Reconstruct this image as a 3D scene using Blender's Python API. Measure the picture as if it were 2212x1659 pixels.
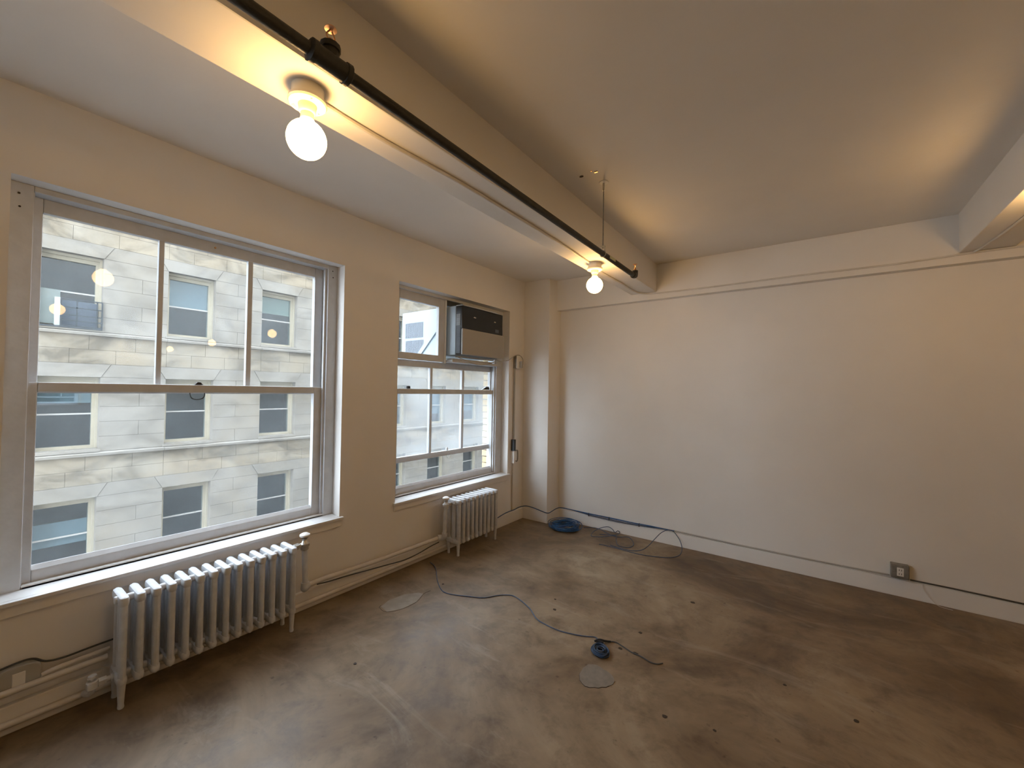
import bpy, bmesh, math, random
from mathutils import Vector, Matrix

# ------------------------------------------------------------------ scene, camera, light
for o in list(bpy.data.objects):
    bpy.data.objects.remove(o, do_unlink=True)
S = bpy.context.scene
COL = S.collection
S.view_settings.view_transform = 'Standard'
S.view_settings.look = 'None'
S.view_settings.exposure = 0.24
S.view_settings.gamma = 1.0
S.view_settings.use_curve_mapping = False
S.cycles.use_denoising = True
S.cycles.use_light_tree = False
S.cycles.max_bounces = 7
S.cycles.diffuse_bounces = 4
S.cycles.glossy_bounces = 3
S.cycles.transparent_max_bounces = 24
S.cycles.sample_clamp_indirect = 6.0
S.cycles.caustics_reflective = False
S.cycles.caustics_refractive = False

cam_d = bpy.data.cameras.new('camera')
cam = bpy.data.objects.new('camera', cam_d)
COL.objects.link(cam)
cam_d.sensor_fit = 'HORIZONTAL'
cam_d.sensor_width = 36.0
cam_d.lens = 889.03 / 2212.0 * 36.0
cam_d.clip_start = 0.02
cam_d.clip_end = 200
_R = Vector((0.80691087, 0.5904663, 0.0156331))
_U = Vector((-0.00246721, -0.02309711, 0.99973018))
_F = Vector((-0.59066807, 0.80673172, 0.0171805))
cam.matrix_world = Matrix(((_R.x, _U.x, -_F.x, 2.80075), (_R.y, _U.y, -_F.y, 0.0),
                           (_R.z, _U.z, -_F.z, 1.5), (0, 0, 0, 1)))
S.camera = cam

SKY_COLOR = (0.80, 0.90, 1.0, 1)
SKY_STRENGTH = 7.8
BULB_COLOR = (1.0, 0.575, 0.21, 1)
BULB_STRENGTH = 42.0
world = bpy.data.worlds.new('overcast_sky')
S.world = world
world.use_nodes = True
world.node_tree.nodes['Background'].inputs[0].default_value = SKY_COLOR
world.node_tree.nodes['Background'].inputs[1].default_value = SKY_STRENGTH

# ------------------------------------------------------------------ main measures (metres)
HC = 2.804                      # ceiling
YB = 4.269                      # back wall
YBB = 4.194                     # face of the beam along the back wall
YP, XP = 4.056, 0.350           # pier in the corner
ZSOF = 2.452                    # underside of the beam along the back wall
ZBEAM = 2.525                   # underside of the ceiling beams
X1, Y0 = 10.2, -2.5             # far side wall, wall behind the camera
WZ0, WZ1 = 0.5625, 2.41
W1 = (0.136, 1.708)
W2 = (2.205, 3.762)
W3 = (-1.930, -0.370)             # unseen window, added to bring in more neutral daylight
PI = math.pi
random.seed(7)

# ------------------------------------------------------------------ materials
def new_mat(name):
    m = bpy.data.materials.new(name)
    m.use_nodes = True
    nt = m.node_tree
    return m, nt, nt.nodes, nt.links, nt.nodes['Principled BSDF']

def ramp(N, stops):
    r = N.new('ShaderNodeValToRGB')
    el = r.color_ramp.elements
    while len(el) < len(stops):
        el.new(0.5)
    for e, (p, c) in zip(el, stops):
        e.position = p
        e.color = c if len(c) == 4 else (*c, 1)
    return r

def noise(N, L, scale, detail=4, rough=0.55, vec=None, dist=0.0):
    n = N.new('ShaderNodeTexNoise')
    n.inputs['Scale'].default_value = scale
    n.inputs['Detail'].default_value = detail
    n.inputs['Roughness'].default_value = rough
    n.inputs['Distortion'].default_value = dist
    if vec is not None:
        L.new(vec, n.inputs['Vector'])
    return n

def world_pos(N):
    return N.new('ShaderNodeNewGeometry').outputs['Position']

def plain(name, col, rough=0.5, metal=0.0, spec=0.5, var=0.06, scale=6.0, bump=0.0, bscale=60.0):
    """paint, plastic or metal with a little uneven tone and fine relief"""
    m, nt, N, L, b = new_mat(name)
    v = world_pos(N)
    n = noise(N, L, scale, 2, 0.6, v)
    lo = [c * (1 - var) for c in col]
    hi = [min(1, c * (1 + var)) for c in col]
    r = ramp(N, [(0.3, lo), (0.7, hi)])
    L.new(n.outputs['Fac'], r.inputs['Fac'])
    L.new(r.outputs['Color'], b.inputs['Base Color'])
    b.inputs['Roughness'].default_value = rough
    b.inputs['Metallic'].default_value = metal
    b.inputs['Specular IOR Level'].default_value = spec
    if bump:
        n2 = noise(N, L, bscale, 1, 0.5, v)
        bp = N.new('ShaderNodeBump')
        bp.inputs['Strength'].default_value = bump
        bp.inputs['Distance'].default_value = 0.004
        L.new(n2.outputs['Fac'], bp.inputs['Height'])
        L.new(bp.outputs['Normal'], b.inputs['Normal'])
    return m

M = {}
M['wall'] = plain('wall_paint', (0.79, 0.78, 0.76), 0.55, var=0.02, scale=2.5, bump=0.12, bscale=35)
M['ceil'] = plain('ceiling_paint', (0.79, 0.775, 0.75), 0.7, var=0.025, scale=2.0, bump=0.15, bscale=30)
M['stool'] = plain('sill_paint', (0.70, 0.715, 0.73), 0.4, var=0.04, scale=14, bump=0.15, bscale=50)
M['trim'] = plain('window_paint', (0.585, 0.61, 0.635), 0.4, var=0.05, scale=14, bump=0.18, bscale=50)
M['radiator'] = plain('radiator_paint', (0.60, 0.63, 0.67), 0.36, var=0.07, scale=22, bump=0.2, bscale=90)
M['pipe_paint'] = plain('pipe_paint', (0.66, 0.64, 0.61), 0.45, var=0.06, scale=15, bump=0.12)
M['black_pipe'] = plain('black_steel', (0.030, 0.029, 0.025), 0.55, var=0.25, scale=40, bump=0.25, bscale=140)
M['steel'] = plain('zinc_steel', (0.55, 0.54, 0.50), 0.35, metal=0.9, var=0.1, scale=60)
M['brass'] = plain('aged_brass', (0.62, 0.36, 0.19), 0.3, metal=0.9, var=0.15, scale=60)
M['blue'] = plain('blue_cable', (0.026, 0.100, 0.26), 0.45, var=0.3, scale=40)
M['grey_blue'] = plain('blue_grey_cable', (0.060, 0.092, 0.165), 0.5, var=0.25, scale=30)
M['navy_blue'] = plain('navy_cable', (0.013, 0.042, 0.105), 0.45, var=0.3, scale=40)
M['dark_cable'] = plain('dark_cable', (0.05, 0.055, 0.06), 0.5, var=0.2)
M['black'] = plain('black_plastic', (0.012, 0.014, 0.018), 0.35, var=0.15)
M['navy'] = plain('dark_panel', (0.012, 0.018, 0.028), 0.28, var=0.15)
M['ac_white'] = plain('white_enamel', (0.56, 0.60, 0.635), 0.45, var=0.02)
M['ac_case'] = plain('pale_blue_enamel', (0.36, 0.435, 0.49), 0.5, var=0.02)
M['ac_panel'] = plain('cream_plastic', (0.36, 0.36, 0.355), 0.5, var=0.02)
M['ac_grey'] = plain('grey_plastic', (0.30, 0.32, 0.34), 0.5)
M['vent_dark'] = plain('vent_shadow_metal', (0.11, 0.135, 0.17), 0.5, var=0.1, scale=30)  # shade of the vent recesses put into the colour; also colours plain dark parts
M['porcelain'] = plain('porcelain', (0.80, 0.77, 0.70), 0.25, var=0.03)
M['white_plastic'] = plain('white_plastic', (0.80, 0.80, 0.78), 0.35, var=0.02)
M['box_grey'] = plain('galvanised_box', (0.23, 0.225, 0.21), 0.45, metal=0.3, var=0.15, scale=40)
M['plate_grey'] = plain('painted_plate', (0.42, 0.42, 0.40), 0.5, var=0.1)
M['patch'] = plain('cement_patch', (0.190, 0.168, 0.140), 0.6, var=0.12, scale=25, bump=0.3)
M['patch_grey'] = plain('grey_cement', (0.270, 0.238, 0.196), 0.6, var=0.15, scale=12, bump=0.3)
M['speck'] = plain('dark_speck', (0.035, 0.025, 0.02), 0.7)
M['mortar'] = plain('mortar', (0.40, 0.38, 0.34), 0.85, var=0.1, scale=30)
M['asphalt'] = plain('asphalt', (0.10, 0.10, 0.105), 0.8, var=0.15, scale=3)
M['cream'] = plain('cream_frame', (0.45, 0.415, 0.33), 0.5, var=0.05)
M['far_white'] = plain('white_sash', (0.52, 0.52, 0.51), 0.45, var=0.03)
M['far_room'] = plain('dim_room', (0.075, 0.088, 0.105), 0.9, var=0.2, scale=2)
M['blind_g'] = plain('grey_green_blind', (0.50, 0.54, 0.50), 0.8, var=0.05)
M['blind_y'] = plain('yellow_blind', (0.60, 0.62, 0.44), 0.8, var=0.05)
M['blind_c'] = plain('pale_cyan_blind', (0.36, 0.45, 0.47), 0.8, var=0.05)
M['board'] = plain('grey_board', (0.20, 0.235, 0.23), 0.7, var=0.06)
M['guard'] = plain('dark_guard_metal', (0.05, 0.06, 0.07), 0.5)

def make_floor():
    m, nt, N, L, b = new_mat('stained_concrete')
    v = world_pos(N)
    n1 = noise(N, L, 0.95, 6, 0.64, v, 0.9)
    r1 = ramp(N, [(0.28, (0.085, 0.053, 0.028)), (0.43, (0.170, 0.119, 0.071)), (0.57, (0.252, 0.190, 0.123)), (0.72, (0.362, 0.296, 0.212))])
    L.new(n1.outputs['Fac'], r1.inputs['Fac'])
    n2 = noise(N, L, 5.0, 5, 0.7, v, 0.3)
    r2 = ramp(N, [(0.30, (0.52, 0.47, 0.42)), (0.52, (0.98, 0.98, 0.98)), (0.80, (1.2, 1.2, 1.21))])
    L.new(n2.outputs['Fac'], r2.inputs['Fac'])
    mx = N.new('ShaderNodeMixRGB'); mx.blend_type = 'MULTIPLY'; mx.inputs[0].default_value = 1
    L.new(r1.outputs['Color'], mx.inputs[1]); L.new(r2.outputs['Color'], mx.inputs[2])
    # pale scuffed streaks
    mp = N.new('ShaderNodeMapping'); mp.inputs['Rotation'].default_value = (0, 0, 0.7)
    mp.inputs['Scale'].default_value = (1.0, 3.2, 1.0)
    L.new(v, mp.inputs['Vector'])
    n3 = noise(N, L, 1.6, 5, 0.68, mp.outputs['Vector'], 0.8)
    r3 = ramp(N, [(0.56, (0, 0, 0)), (0.78, (0.55, 0.55, 0.55))])
    L.new(n3.outputs['Fac'], r3.inputs['Fac'])
    m2 = N.new('ShaderNodeMixRGB'); m2.blend_type = 'MIX'
    L.new(r3.outputs['Color'], m2.inputs[0]); L.new(mx.outputs['Color'], m2.inputs[1])
    m2.inputs[2].default_value = (0.37, 0.33, 0.27, 1)
    # small dark freckles
    n4 = noise(N, L, 23, 3, 0.5, v)
    r4 = ramp(N, [(0.24, (0.45, 0.40, 0.36)), (0.32, (1, 1, 1))])
    L.new(n4.outputs['Fac'], r4.inputs['Fac'])
    m3 = N.new('ShaderNodeMixRGB'); m3.blend_type = 'MULTIPLY'; m3.inputs[0].default_value = 0.8
    L.new(m2.outputs['Color'], m3.inputs[1]); L.new(r4.outputs['Color'], m3.inputs[2])
    L.new(m3.outputs['Color'], b.inputs['Base Color'])
    rr = ramp(N, [(0.3, (0.42, 0.42, 0.42)), (0.7, (0.62, 0.62, 0.62))])
    L.new(n2.outputs['Fac'], rr.inputs['Fac']); L.new(rr.outputs['Color'], b.inputs['Roughness'])
    bp = N.new('ShaderNodeBump'); bp.inputs['Strength'].default_value = 0.25; bp.inputs['Distance'].default_value = 0.006
    L.new(n2.outputs['Fac'], bp.inputs['Height']); L.new(bp.outputs['Normal'], b.inputs['Normal'])
    return m
M['floor'] = make_floor()

def make_stone(name, pale, warm, bias):
    """limestone: pale ground, warm weathering and grey soot in patches"""
    m, nt, N, L, b = new_mat(name)
    v = world_pos(N)
    n1 = noise(N, L, 0.55, 5, 0.62, v, 0.8)
    r1 = ramp(N, [(bias - 0.14, warm), (bias + 0.14, pale)])
    L.new(n1.outputs['Fac'], r1.inputs['Fac'])
    mp = N.new('ShaderNodeMapping'); mp.inputs['Scale'].default_value = (1.0, 0.8, 1.5)
    mp.inputs['Location'].default_value = (3.1, 7.7, 1.3)
    L.new(v, mp.inputs['Vector'])
    n3 = noise(N, L, 0.9, 6, 0.66, mp.outputs['Vector'], 1.0)
    r3 = ramp(N, [(0.40, (0.52, 0.515, 0.50)), (0.50, (0.86, 0.86, 0.85)), (0.60, (1.10, 1.10, 1.10))])
    L.new(n3.outputs['Fac'], r3.inputs['Fac'])
    mx = N.new('ShaderNodeMixRGB'); mx.blend_type = 'MULTIPLY'; mx.inputs[0].default_value = 1.0 if bias > 0.5 else 0.5
    L.new(r1.outputs['Color'], mx.inputs[1]); L.new(r3.outputs['Color'], mx.inputs[2])
    oi = N.new('ShaderNodeObjectInfo')
    r2 = ramp(N, [(0.0, (0.95, 0.945, 0.935)), (1.0, (1.0, 1.0, 1.0))])
    L.new(oi.outputs['Random'], r2.inputs['Fac'])
    m2 = N.new('ShaderNodeMixRGB'); m2.blend_type = 'MULTIPLY'; m2.inputs[0].default_value = 1
    L.new(mx.outputs['Color'], m2.inputs[1]); L.new(r2.outputs['Color'], m2.inputs[2])
    L.new(m2.outputs['Color'], b.inputs['Base Color'])
    b.inputs['Roughness'].default_value = 0.85
    return m
M['stone'] = make_stone('pale_limestone', (0.292, 0.276, 0.250), (0.280, 0.250, 0.206), 0.41)
M['stone_y'] = make_stone('weathered_limestone', (0.320, 0.295, 0.252), (0.320, 0.272, 0.205), 0.54)

def make_brick():
    m, nt, N, L, b = new_mat('buff_brick')
    oi = N.new('ShaderNodeObjectInfo')
    r = ramp(N, [(0.0, (0.50, 0.38, 0.22)), (0.4, (0.62, 0.50, 0.30)), (0.75, (0.55, 0.40, 0.29)), (1.0, (0.70, 0.60, 0.38))])
    L.new(oi.outputs['Random'], r.inputs['Fac'])
    n = noise(N, L, 45, 4, 0.6, world_pos(N))
    r2 = ramp(N, [(0.3, (0.8, 0.8, 0.8)), (0.7, (1, 1, 1))]); L.new(n.outputs['Fac'], r2.inputs['Fac'])
    mx = N.new('ShaderNodeMixRGB'); mx.blend_type = 'MULTIPLY'; mx.inputs[0].default_value = 1
    L.new(r.outputs['Color'], mx.inputs[1]); L.new(r2.outputs['Color'], mx.inputs[2])
    L.new(mx.outputs['Color'], b.inputs['Base Color']); b.inputs['Roughness'].default_value = 0.85
    return m
M['brick'] = make_brick()

def make_glass(name, refl, haze, haze_col=(0.80, 0.88, 0.95, 1), tint=(1, 1, 1, 1)):
    """thin pane: clear, with a weak mirror image and a film of dirt"""
    m = bpy.data.materials.new(name); m.use_nodes = True
    N, L = m.node_tree.nodes, m.node_tree.links
    N.remove(N['Principled BSDF'])
    out = N['Material Output']
    tr = N.new('ShaderNodeBsdfTransparent'); tr.inputs[0].default_value = tint
    gl = N.new('ShaderNodeBsdfGlossy'); gl.inputs['Roughness'].default_value = 0.0
    gl.inputs[0].default_value = (1, 1, 1, 1)
    mx = N.new('ShaderNodeMixShader'); mx.inputs[0].default_value = refl
    L.new(tr.outputs[0], mx.inputs[1]); L.new(gl.outputs[0], mx.inputs[2])
    if haze > 0:
        v = world_pos(N)
        n = noise(N, L, 3.0, 3, 0.65, v, 0.5)
        r = ramp(N, [(0.30, (haze * 0.45,) * 3), (0.75, (haze * 1.3,) * 3)])
        L.new(n.outputs['Fac'], r.inputs['Fac'])
        tl = N.new('ShaderNodeBsdfTranslucent'); tl.inputs[0].default_value = haze_col
        m2 = N.new('ShaderNodeMixShader')
        L.new(r.outputs['Color'], m2.inputs[0]); L.new(mx.outputs[0], m2.inputs[1]); L.new(tl.outputs[0], m2.inputs[2])
        L.new(m2.outputs[0], out.inputs['Surface'])
    else:
        L.new(mx.outputs[0], out.inputs['Surface'])
    return m
M['glass'] = make_glass('window_glass', 0.0105, 0.025)
M['glass_dirty'] = make_glass('dusty_window_glass', 0.008, 0.125)
M['far_glass'] = make_glass('far_window_glass', 0.085, 0.0, tint=(0.72, 0.80, 0.86, 1))

def make_bulb():
    m, nt, N, L, b = new_mat('lit_globe')
    b.inputs['Base Color'].default_value = (0.9, 0.85, 0.7, 1)
    b.inputs['Emission Color'].default_value = BULB_COLOR
    b.inputs['Emission Strength'].default_value = BULB_STRENGTH
    b.inputs['Roughness'].default_value = 0.3
    return m
M['bulb'] = make_bulb()

# ------------------------------------------------------------------ mesh helpers
class MB:
    """collects world-space geometry; build() links it as one mesh object"""
    def __init__(s):
        s.v, s.f = [], []
    def add(s, vs, fs):
        o = len(s.v)
        s.v += [tuple(p) for p in vs]
        s.f += [tuple(i + o for i in f) for f in fs]
        return s
    def box(s, x0, x1, y0, y1, z0, z1):
        vs = [(x, y, z) for x in (x0, x1) for y in (y0, y1) for z in (z0, z1)]
        return s.add(vs, [(0, 1, 3, 2), (4, 6, 7, 5), (0, 4, 5, 1), (2, 3, 7, 6), (0, 2, 6, 4), (1, 5, 7, 3)])
    def prism(s, poly, axis, a, b):
        """poly: 2-D outline in the plane across 'axis', from a to b"""
        n = len(poly)
        def P(p, t):
            return {'x': (t, p[0], p[1]), 'y': (p[0], t, p[1]), 'z': (p[0], p[1], t)}[axis]
        vs = [P(p, a) for p in poly] + [P(p, b) for p in poly]
        fs = [tuple(range(n))[::-1], tuple(range(n, 2 * n))]
        fs += [(i, (i + 1) % n, n + (i + 1) % n, n + i) for i in range(n)]
        return s.add(vs, fs)
    def tube(s, pts, r, n=8, closed=False, ry=None):
        P = [Vector(p) for p in pts]
        k = len(P)
        rs = r if isinstance(r, (list, tuple)) else [r] * k
        T = []
        for i in range(k):
            if closed:
                t = P[(i + 1) % k] - P[i - 1]
            else:
                t = P[min(i + 1, k - 1)] - P[max(i - 1, 0)]
            T.append(t.normalized() if t.length > 1e-9 else Vector((0, 0, 1)))
        up = Vector((0, 0, 1)) if abs(T[0].z) < 0.9 else Vector((1, 0, 0))
        u = (up - T[0] * up.dot(T[0])).normalized()
        vs = []
        for i in range(k):
            u = (u - T[i] * u.dot(T[i])).normalized()
            w = T[i].cross(u)
            for j in range(n):
                a = 2 * PI * j / n
                vs.append(P[i] + u * (rs[i] * math.cos(a)) + w * (rs[i] * math.sin(a)))
        fs = []
        for i in range(k if closed else k - 1):
            q = (i + 1) % k
            fs += [(i * n + j, i * n + (j + 1) % n, q * n + (j + 1) % n, q * n + j) for j in range(n)]
        if not closed:
            fs += [tuple(range(n))[::-1], tuple(range((k - 1) * n, k * n))]
        return s.add(vs, fs)
    def lathe(s, prof, c, axis='z', n=20, sx=1.0, sy=1.0):
        """prof: (radius, height) pairs turned about the axis through c"""
        k = len(prof)
        vs = []
        for (r, h) in prof:
            for j in range(n):
                a = 2 * PI * j / n
                p, q = r * math.cos(a) * sx, r * math.sin(a) * sy
                if axis == 'z':
                    vs.append((c[0] + p, c[1] + q, c[2] + h))
                elif axis == 'y':
                    vs.append((c[0] + p, c[1] + h, c[2] + q))
                else:
                    vs.append((c[0] + h, c[1] + p, c[2] + q))
        fs = [(i * n + j, i * n + (j + 1) % n, (i + 1) * n + (j + 1) % n, (i + 1) * n + j) for i in range(k - 1) for j in range(n)]
        fs += [tuple(range(n))[::-1], tuple(range((k - 1) * n, k * n))]
        return s.add(vs, fs)
    def build(s, name, mat, parent=None, smooth=False, bevel=0.0, seg=2, at=None):
        me = bpy.data.meshes.new(name)
        if parent is not None:
            base = world_loc(parent)
        elif at is not None:
            base = Vector(at)
        else:
            xs, ys, zs = zip(*s.v)
            base = Vector(((min(xs) + max(xs)) / 2, (min(ys) + max(ys)) / 2, min(zs)))
        me.from_pydata([tuple(Vector(p) - base) for p in s.v], [], s.f)
        bm = bmesh.new(); bm.from_mesh(me)
        bmesh.ops.recalc_face_normals(bm, faces=bm.faces)
        if bevel:
            ed = [e for e in bm.edges if len(e.link_faces) == 2 and e.calc_face_angle(0) > 0.6]
            bmesh.ops.bevel(bm, geom=ed, offset=bevel, segments=seg, affect='EDGES', profile=0.6, clamp_overlap=True)
        bm.to_mesh(me); bm.free()
        me.materials.append(mat)
        if smooth:
            for p in me.polygons:
                p.use_smooth = True
            me.set_sharp_from_angle(angle=math.radians(40))
        o = bpy.data.objects.new(name, me)
        COL.objects.link(o)
        if parent is not None:
            o.parent = parent
        else:
            o.location = base
        return o

def world_loc(o):
    p = Vector(o.location)
    while o.parent is not None:
        o = o.parent
        p = p + Vector(o.location)
    return p

def empty(name, loc, label=None, cat=None, group=None, kind=None, parent=None):
    o = bpy.data.objects.new(name, None)
    o.empty_display_size = 0.1
    COL.objects.link(o)
    if parent is not None:
        o.parent = parent
        o.location = Vector(loc) - world_loc(parent)
    else:
        o.location = loc
    return tag(o, label, cat, group, kind)

def tag(o, label=None, cat=None, group=None, kind=None):
    if label: o['label'] = label
    if cat: o['category'] = cat
    if group: o['group'] = group
    if kind: o['kind'] = kind
    return o

def smoothed(pts, sub=6):
    """Catmull-Rom curve through the points"""
    P = [Vector(p) for p in pts]
    P = [P[0] * 2 - P[1]] + P + [P[-1] * 2 - P[-2]]
    out = []
    for i in range(1, len(P) - 2):
        a, b, c, d = P[i - 1], P[i], P[i + 1], P[i + 2]
        for k in range(sub):
            t = k / sub
            out.append(0.5 * ((2 * b) + (c - a) * t + (2 * a - 5 * b + 4 * c - d) * t * t + (3 * b - a - 3 * c + d) * t ** 3))
    out.append(P[-2])
    return out

def copy_part(src, parent, name=None):
    c = src.copy(); COL.objects.link(c); c.parent = parent
    return c

# ------------------------------------------------------------------ room shell
tag(MB().box(-0.25, X1 + 0.2, Y0 - 0.2, YB + 0.2, -0.15, 0.0).build('floor', M['floor']), 'bare stained concrete floor with scuffs and dark freckles', 'floor', kind='structure')
FLOOR = bpy.data.objects['floor']
CEIL = tag(MB().box(-0.25, X1 + 0.2, Y0 - 0.2, YB + 0.2, HC, HC + 0.2).build('ceiling', M['ceil']), 'painted plaster ceiling crossed by beams', 'ceiling', kind='structure')
BEAMS = [(1.259, 1.520), (3.630, 3.895), (6.17, 6.43), (8.77, 9.03)]
for a, b_ in BEAMS:
    MB().box(a, b_, Y0, YBB + 0.02, ZBEAM, HC + 0.02).build('beam', M['ceil'], CEIL, bevel=0.006)

# window wall, pierced by two windows and the added unseen one
wl = MB()
ys = [Y0 - 0.2, W3[0], W3[1], W1[0], W1[1], W2[0], W2[1], YB + 0.2]
for i in (0, 2, 4, 6):
    wl.box(-0.25, 0, ys[i], ys[i + 1], -0.15, HC)
for a, b_ in (W3, W1, W2):
    wl.box(-0.25, 0, a, b_, -0.15, WZ0 - 0.02).box(-0.25, 0, a, b_, WZ1, HC)
WALL_L = tag(wl.build('wall_left', M['wall'], at=(0, 0, 0)), 'painted plaster wall with two windows and radiators', 'wall', kind='structure')
# brick skin outside; unseen height and ends shaped for the street's daylight
sk = MB()
BZ0, BZ1 = 0.50, 2.47
BJ = 0.055   # how far the brick opening lies outside the plaster opening edge (negative = inside)
bop = [(w_[0] + 0.02, w_[1] - 0.012) for w_ in (W3, W1, W2)]
yy = [-11.0] + [q for o_ in bop for q in (o_[0] - 0.11, o_[1] + 0.11)] + [60.0]
for i in (0, 2, 4, 6):
    sk.box(-0.36, -0.255, yy[i], yy[i + 1], -12, 20.0)
for i in (0, 1, 2):
    sk.box(-0.36, -0.255, yy[1 + 2 * i], yy[2 + 2 * i], -12, BZ0).box(-0.36, -0.255, yy[1 + 2 * i], yy[2 + 2 * i], BZ1, 20.0)
sk.build('brick_facing', M['mortar'], WALL_L)
brick_cache = {}
for (a, b_) in bop[1:]:
    for side, ye in ((-1, a), (1, b_)):
        z, k = BZ0 + 0.008, 0
        while z + 0.062 < BZ1:
            ln = 0.205 if k % 2 else 0.100
            ya, yb = (ye, ye + 0.105) if side > 0 else (ye - 0.105, ye)
            dx = random.uniform(-0.004, 0.004)
            MB().box(-0.372 + dx, -0.262, ya + random.uniform(0, 0.005), yb, z, z + 0.064).build('brick', M['brick'], WALL_L)
            z += 0.0745; k += 1

# back wall with its corner pier and the beam along its top
wb = MB().box(0, X1 + 0.2, YB, YB + 0.2, -0.15, HC)
WALL_B = tag(wb.build('wall_back', M['wall'], at=(3, YB, 0)), 'long plain plaster wall below a shallow beam', 'wall', kind='structure')
MB().prism([(0, YP), (XP, YP), (XP + 0.03, YB), (0, YB)], 'z', 0, HC).build('pier', M['wall'], WALL_B, bevel=0.004)
MB().box(XP - 0.004, X1, YBB, YB + 0.01, ZSOF, HC).build('wall_beam', M['wall'], WALL_B, bevel=0.004)
tag(MB().box(X1, X1 + 0.2, Y0 - 0.2, YB + 0.2, -0.15, HC).build('wall_right', M['wall']), 'far side wall of the room', 'wall', kind='structure')
tag(MB().box(-0.25, X1 + 0.2, Y0 - 0.2, Y0, -0.15, HC).build('wall_front', M['wall']), 'wall behind the camera', 'wall', kind='structure')
# baseboards
tag(MB().box(0, 0.030, Y0, YP, 0, 0.122).build('baseboard_left', M['wall'], bevel=0.006), 'painted baseboard under the windows', 'baseboard', kind='structure')
bbk = MB().box(0.030, XP + 0.012, YP - 0.014, YP, 0, 0.122).prism([(XP + 0.0, YP), (XP + 0.014, YP), (XP + 0.042, YB), (XP + 0.03, YB)], 'z', 0, 0.122).box(XP + 0.03, X1, YB - 0.014, YB, 0, 0.128)
tag(bbk.build('baseboard_back', M['wall'], bevel=0.004), 'painted baseboard along the back wall and corner pier', 'baseboard', kind='structure')

# ------------------------------------------------------------------ windows
def ring(mb, x0, x1, ya, yb, za, zb, l, r, b, t):
    mb.box(x0, x1, ya, ya + l, za, zb).box(x0, x1, yb - r, yb, za, zb)
    mb.box(x0, x1, ya + l, yb - r, za, za + b).box(x0, x1, ya + l, yb - r, zb - t, zb)
    return mb

def make_window(name, W, label, muntins, drop, dirty):
    a, b = W
    win = empty(name, (0, (a + b) / 2, WZ0), label, 'window', kind='structure')
    li, ri = a + 0.074, b - (0.073 if drop == 0 else 0.112)      # inside of the casing
    # casing, stops, stool, apron
    ring(MB(), -0.22, -0.094, a, b, WZ0 - 0.02, WZ1, li - a, b - ri, 0.034, 0.027).build('casing', M['trim'], win, bevel=0.004)
    MB().box(-0.124, -0.108, ri - 0.017, ri, 0.575, 2.383).build('stop_bead', M['trim'], win, bevel=0.003)
    MB().box(-0.124, -0.108, li, li + 0.004, 0.575, 2.383).build('stop_bead', M['trim'], win)
    MB().box(-0.128, -0.094, li, ri, 0.560, 0.580).build('sill_stop', M['stool'], win, bevel=0.004)
    MB().prism([(-0.094, WZ0 - 0.02), (0.0, WZ0 - 0.02), (0.0, 0.560), (-0.094, 0.566)], 'y', a, b).box(0, 0.028, a - 0.022, b + 0.022, 0.541, 0.560).build('stool', M['stool'], win, bevel=0.004)
    MB().box(0, 0.012, a - 0.012, b + 0.012, 0.490, 0.541).build('apron', M['wall'], win, bevel=0.004)
    g = M['glass_dirty'] if dirty else M['glass']
    gl_l, gl_r = li + 0.033, ri - 0.072 if drop == 0 else ri - 0.030
    # lower sash, nearest the room
    e = (0.575, 1.507)
    ls = ring(MB(), -0.164, -0.126, li, ri, e[0], e[1], gl_l - li, ri - gl_r, 0.056, 0.047).build('lower_sash', M['trim'], win, bevel=0.005)
    MB().box(-0.148, -0.144, gl_l - 0.004, gl_r + 0.004, 0.627, 1.464).build('pane', M['glass'], ls)
    MB().prism([(-0.148, 0.628), (-0.126, 0.628), (-0.126, 0.633), (-0.144, 0.652), (-0.148, 0.652)], 'y', gl_l, gl_r).build('glazing_bead', M['trim'], ls)
    # upper sash with three upright lights
    z0, z1 = 1.455 - drop, 2.384 - drop
    us_m = ring(MB(), -0.206, -0.168, li, ri, z0, z1, 0.035, ri - (gl_r + 0.012), 0.050, 0.067 if drop == 0 else 0.062)
    us = us_m.build('upper_sash', M['trim'], win, bevel=0.005)
    xs = [li + 0.035] + [q for m_ in muntins for q in m_] + [gl_r + 0.012]
    for m_ in muntins:
        MB().box(-0.203, -0.171, m_[0], m_[1], z0 + 0.05, z1 - 0.06).build('muntin', M['trim'], us, bevel=0.006)
    for i in range(0, len(xs), 2):
        MB().box(-0.189, -0.185, xs[i] - 0.004, xs[i + 1] + 0.004, z0 + 0.046, z1 - 0.058).build('pane', g, us)
    # wire pull under the bottom rail of the upper sash
    yc = (a + 0.737) if drop == 0 else 2.985
    zc = z0 + (0.004 if drop == 0 else 0.006)
    w = 0.036 if drop == 0 else 0.028
    pts = [(-0.165, yc - w, zc + 0.012), (-0.160, yc - w, zc - 0.012), (-0.158, yc - w * 0.8, zc - 0.030), (-0.158, yc - w * 0.3, zc - 0.037),
           (-0.158, yc + w * 0.3, zc - 0.037), (-0.158, yc + w * 0.8, zc - 0.028), (-0.160, yc + w, zc - 0.010), (-0.165, yc + w, zc + 0.012)]
    MB().tube(smoothed(pts, 4), 0.0032, 8).build('pull', M['black'] if drop == 0 else M['steel'], us, smooth=True)
    if drop:
        MB().lathe([(0.012, 0), (0.012, 0.012), (0.008, 0.026), (0.002, 0.03)], (-0.187, yc, z0 + 0.05), 'z', 12).build('catch', M['trim'], us, smooth=True)
    return win, ls, us, li, ri, gl_l, gl_r

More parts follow.
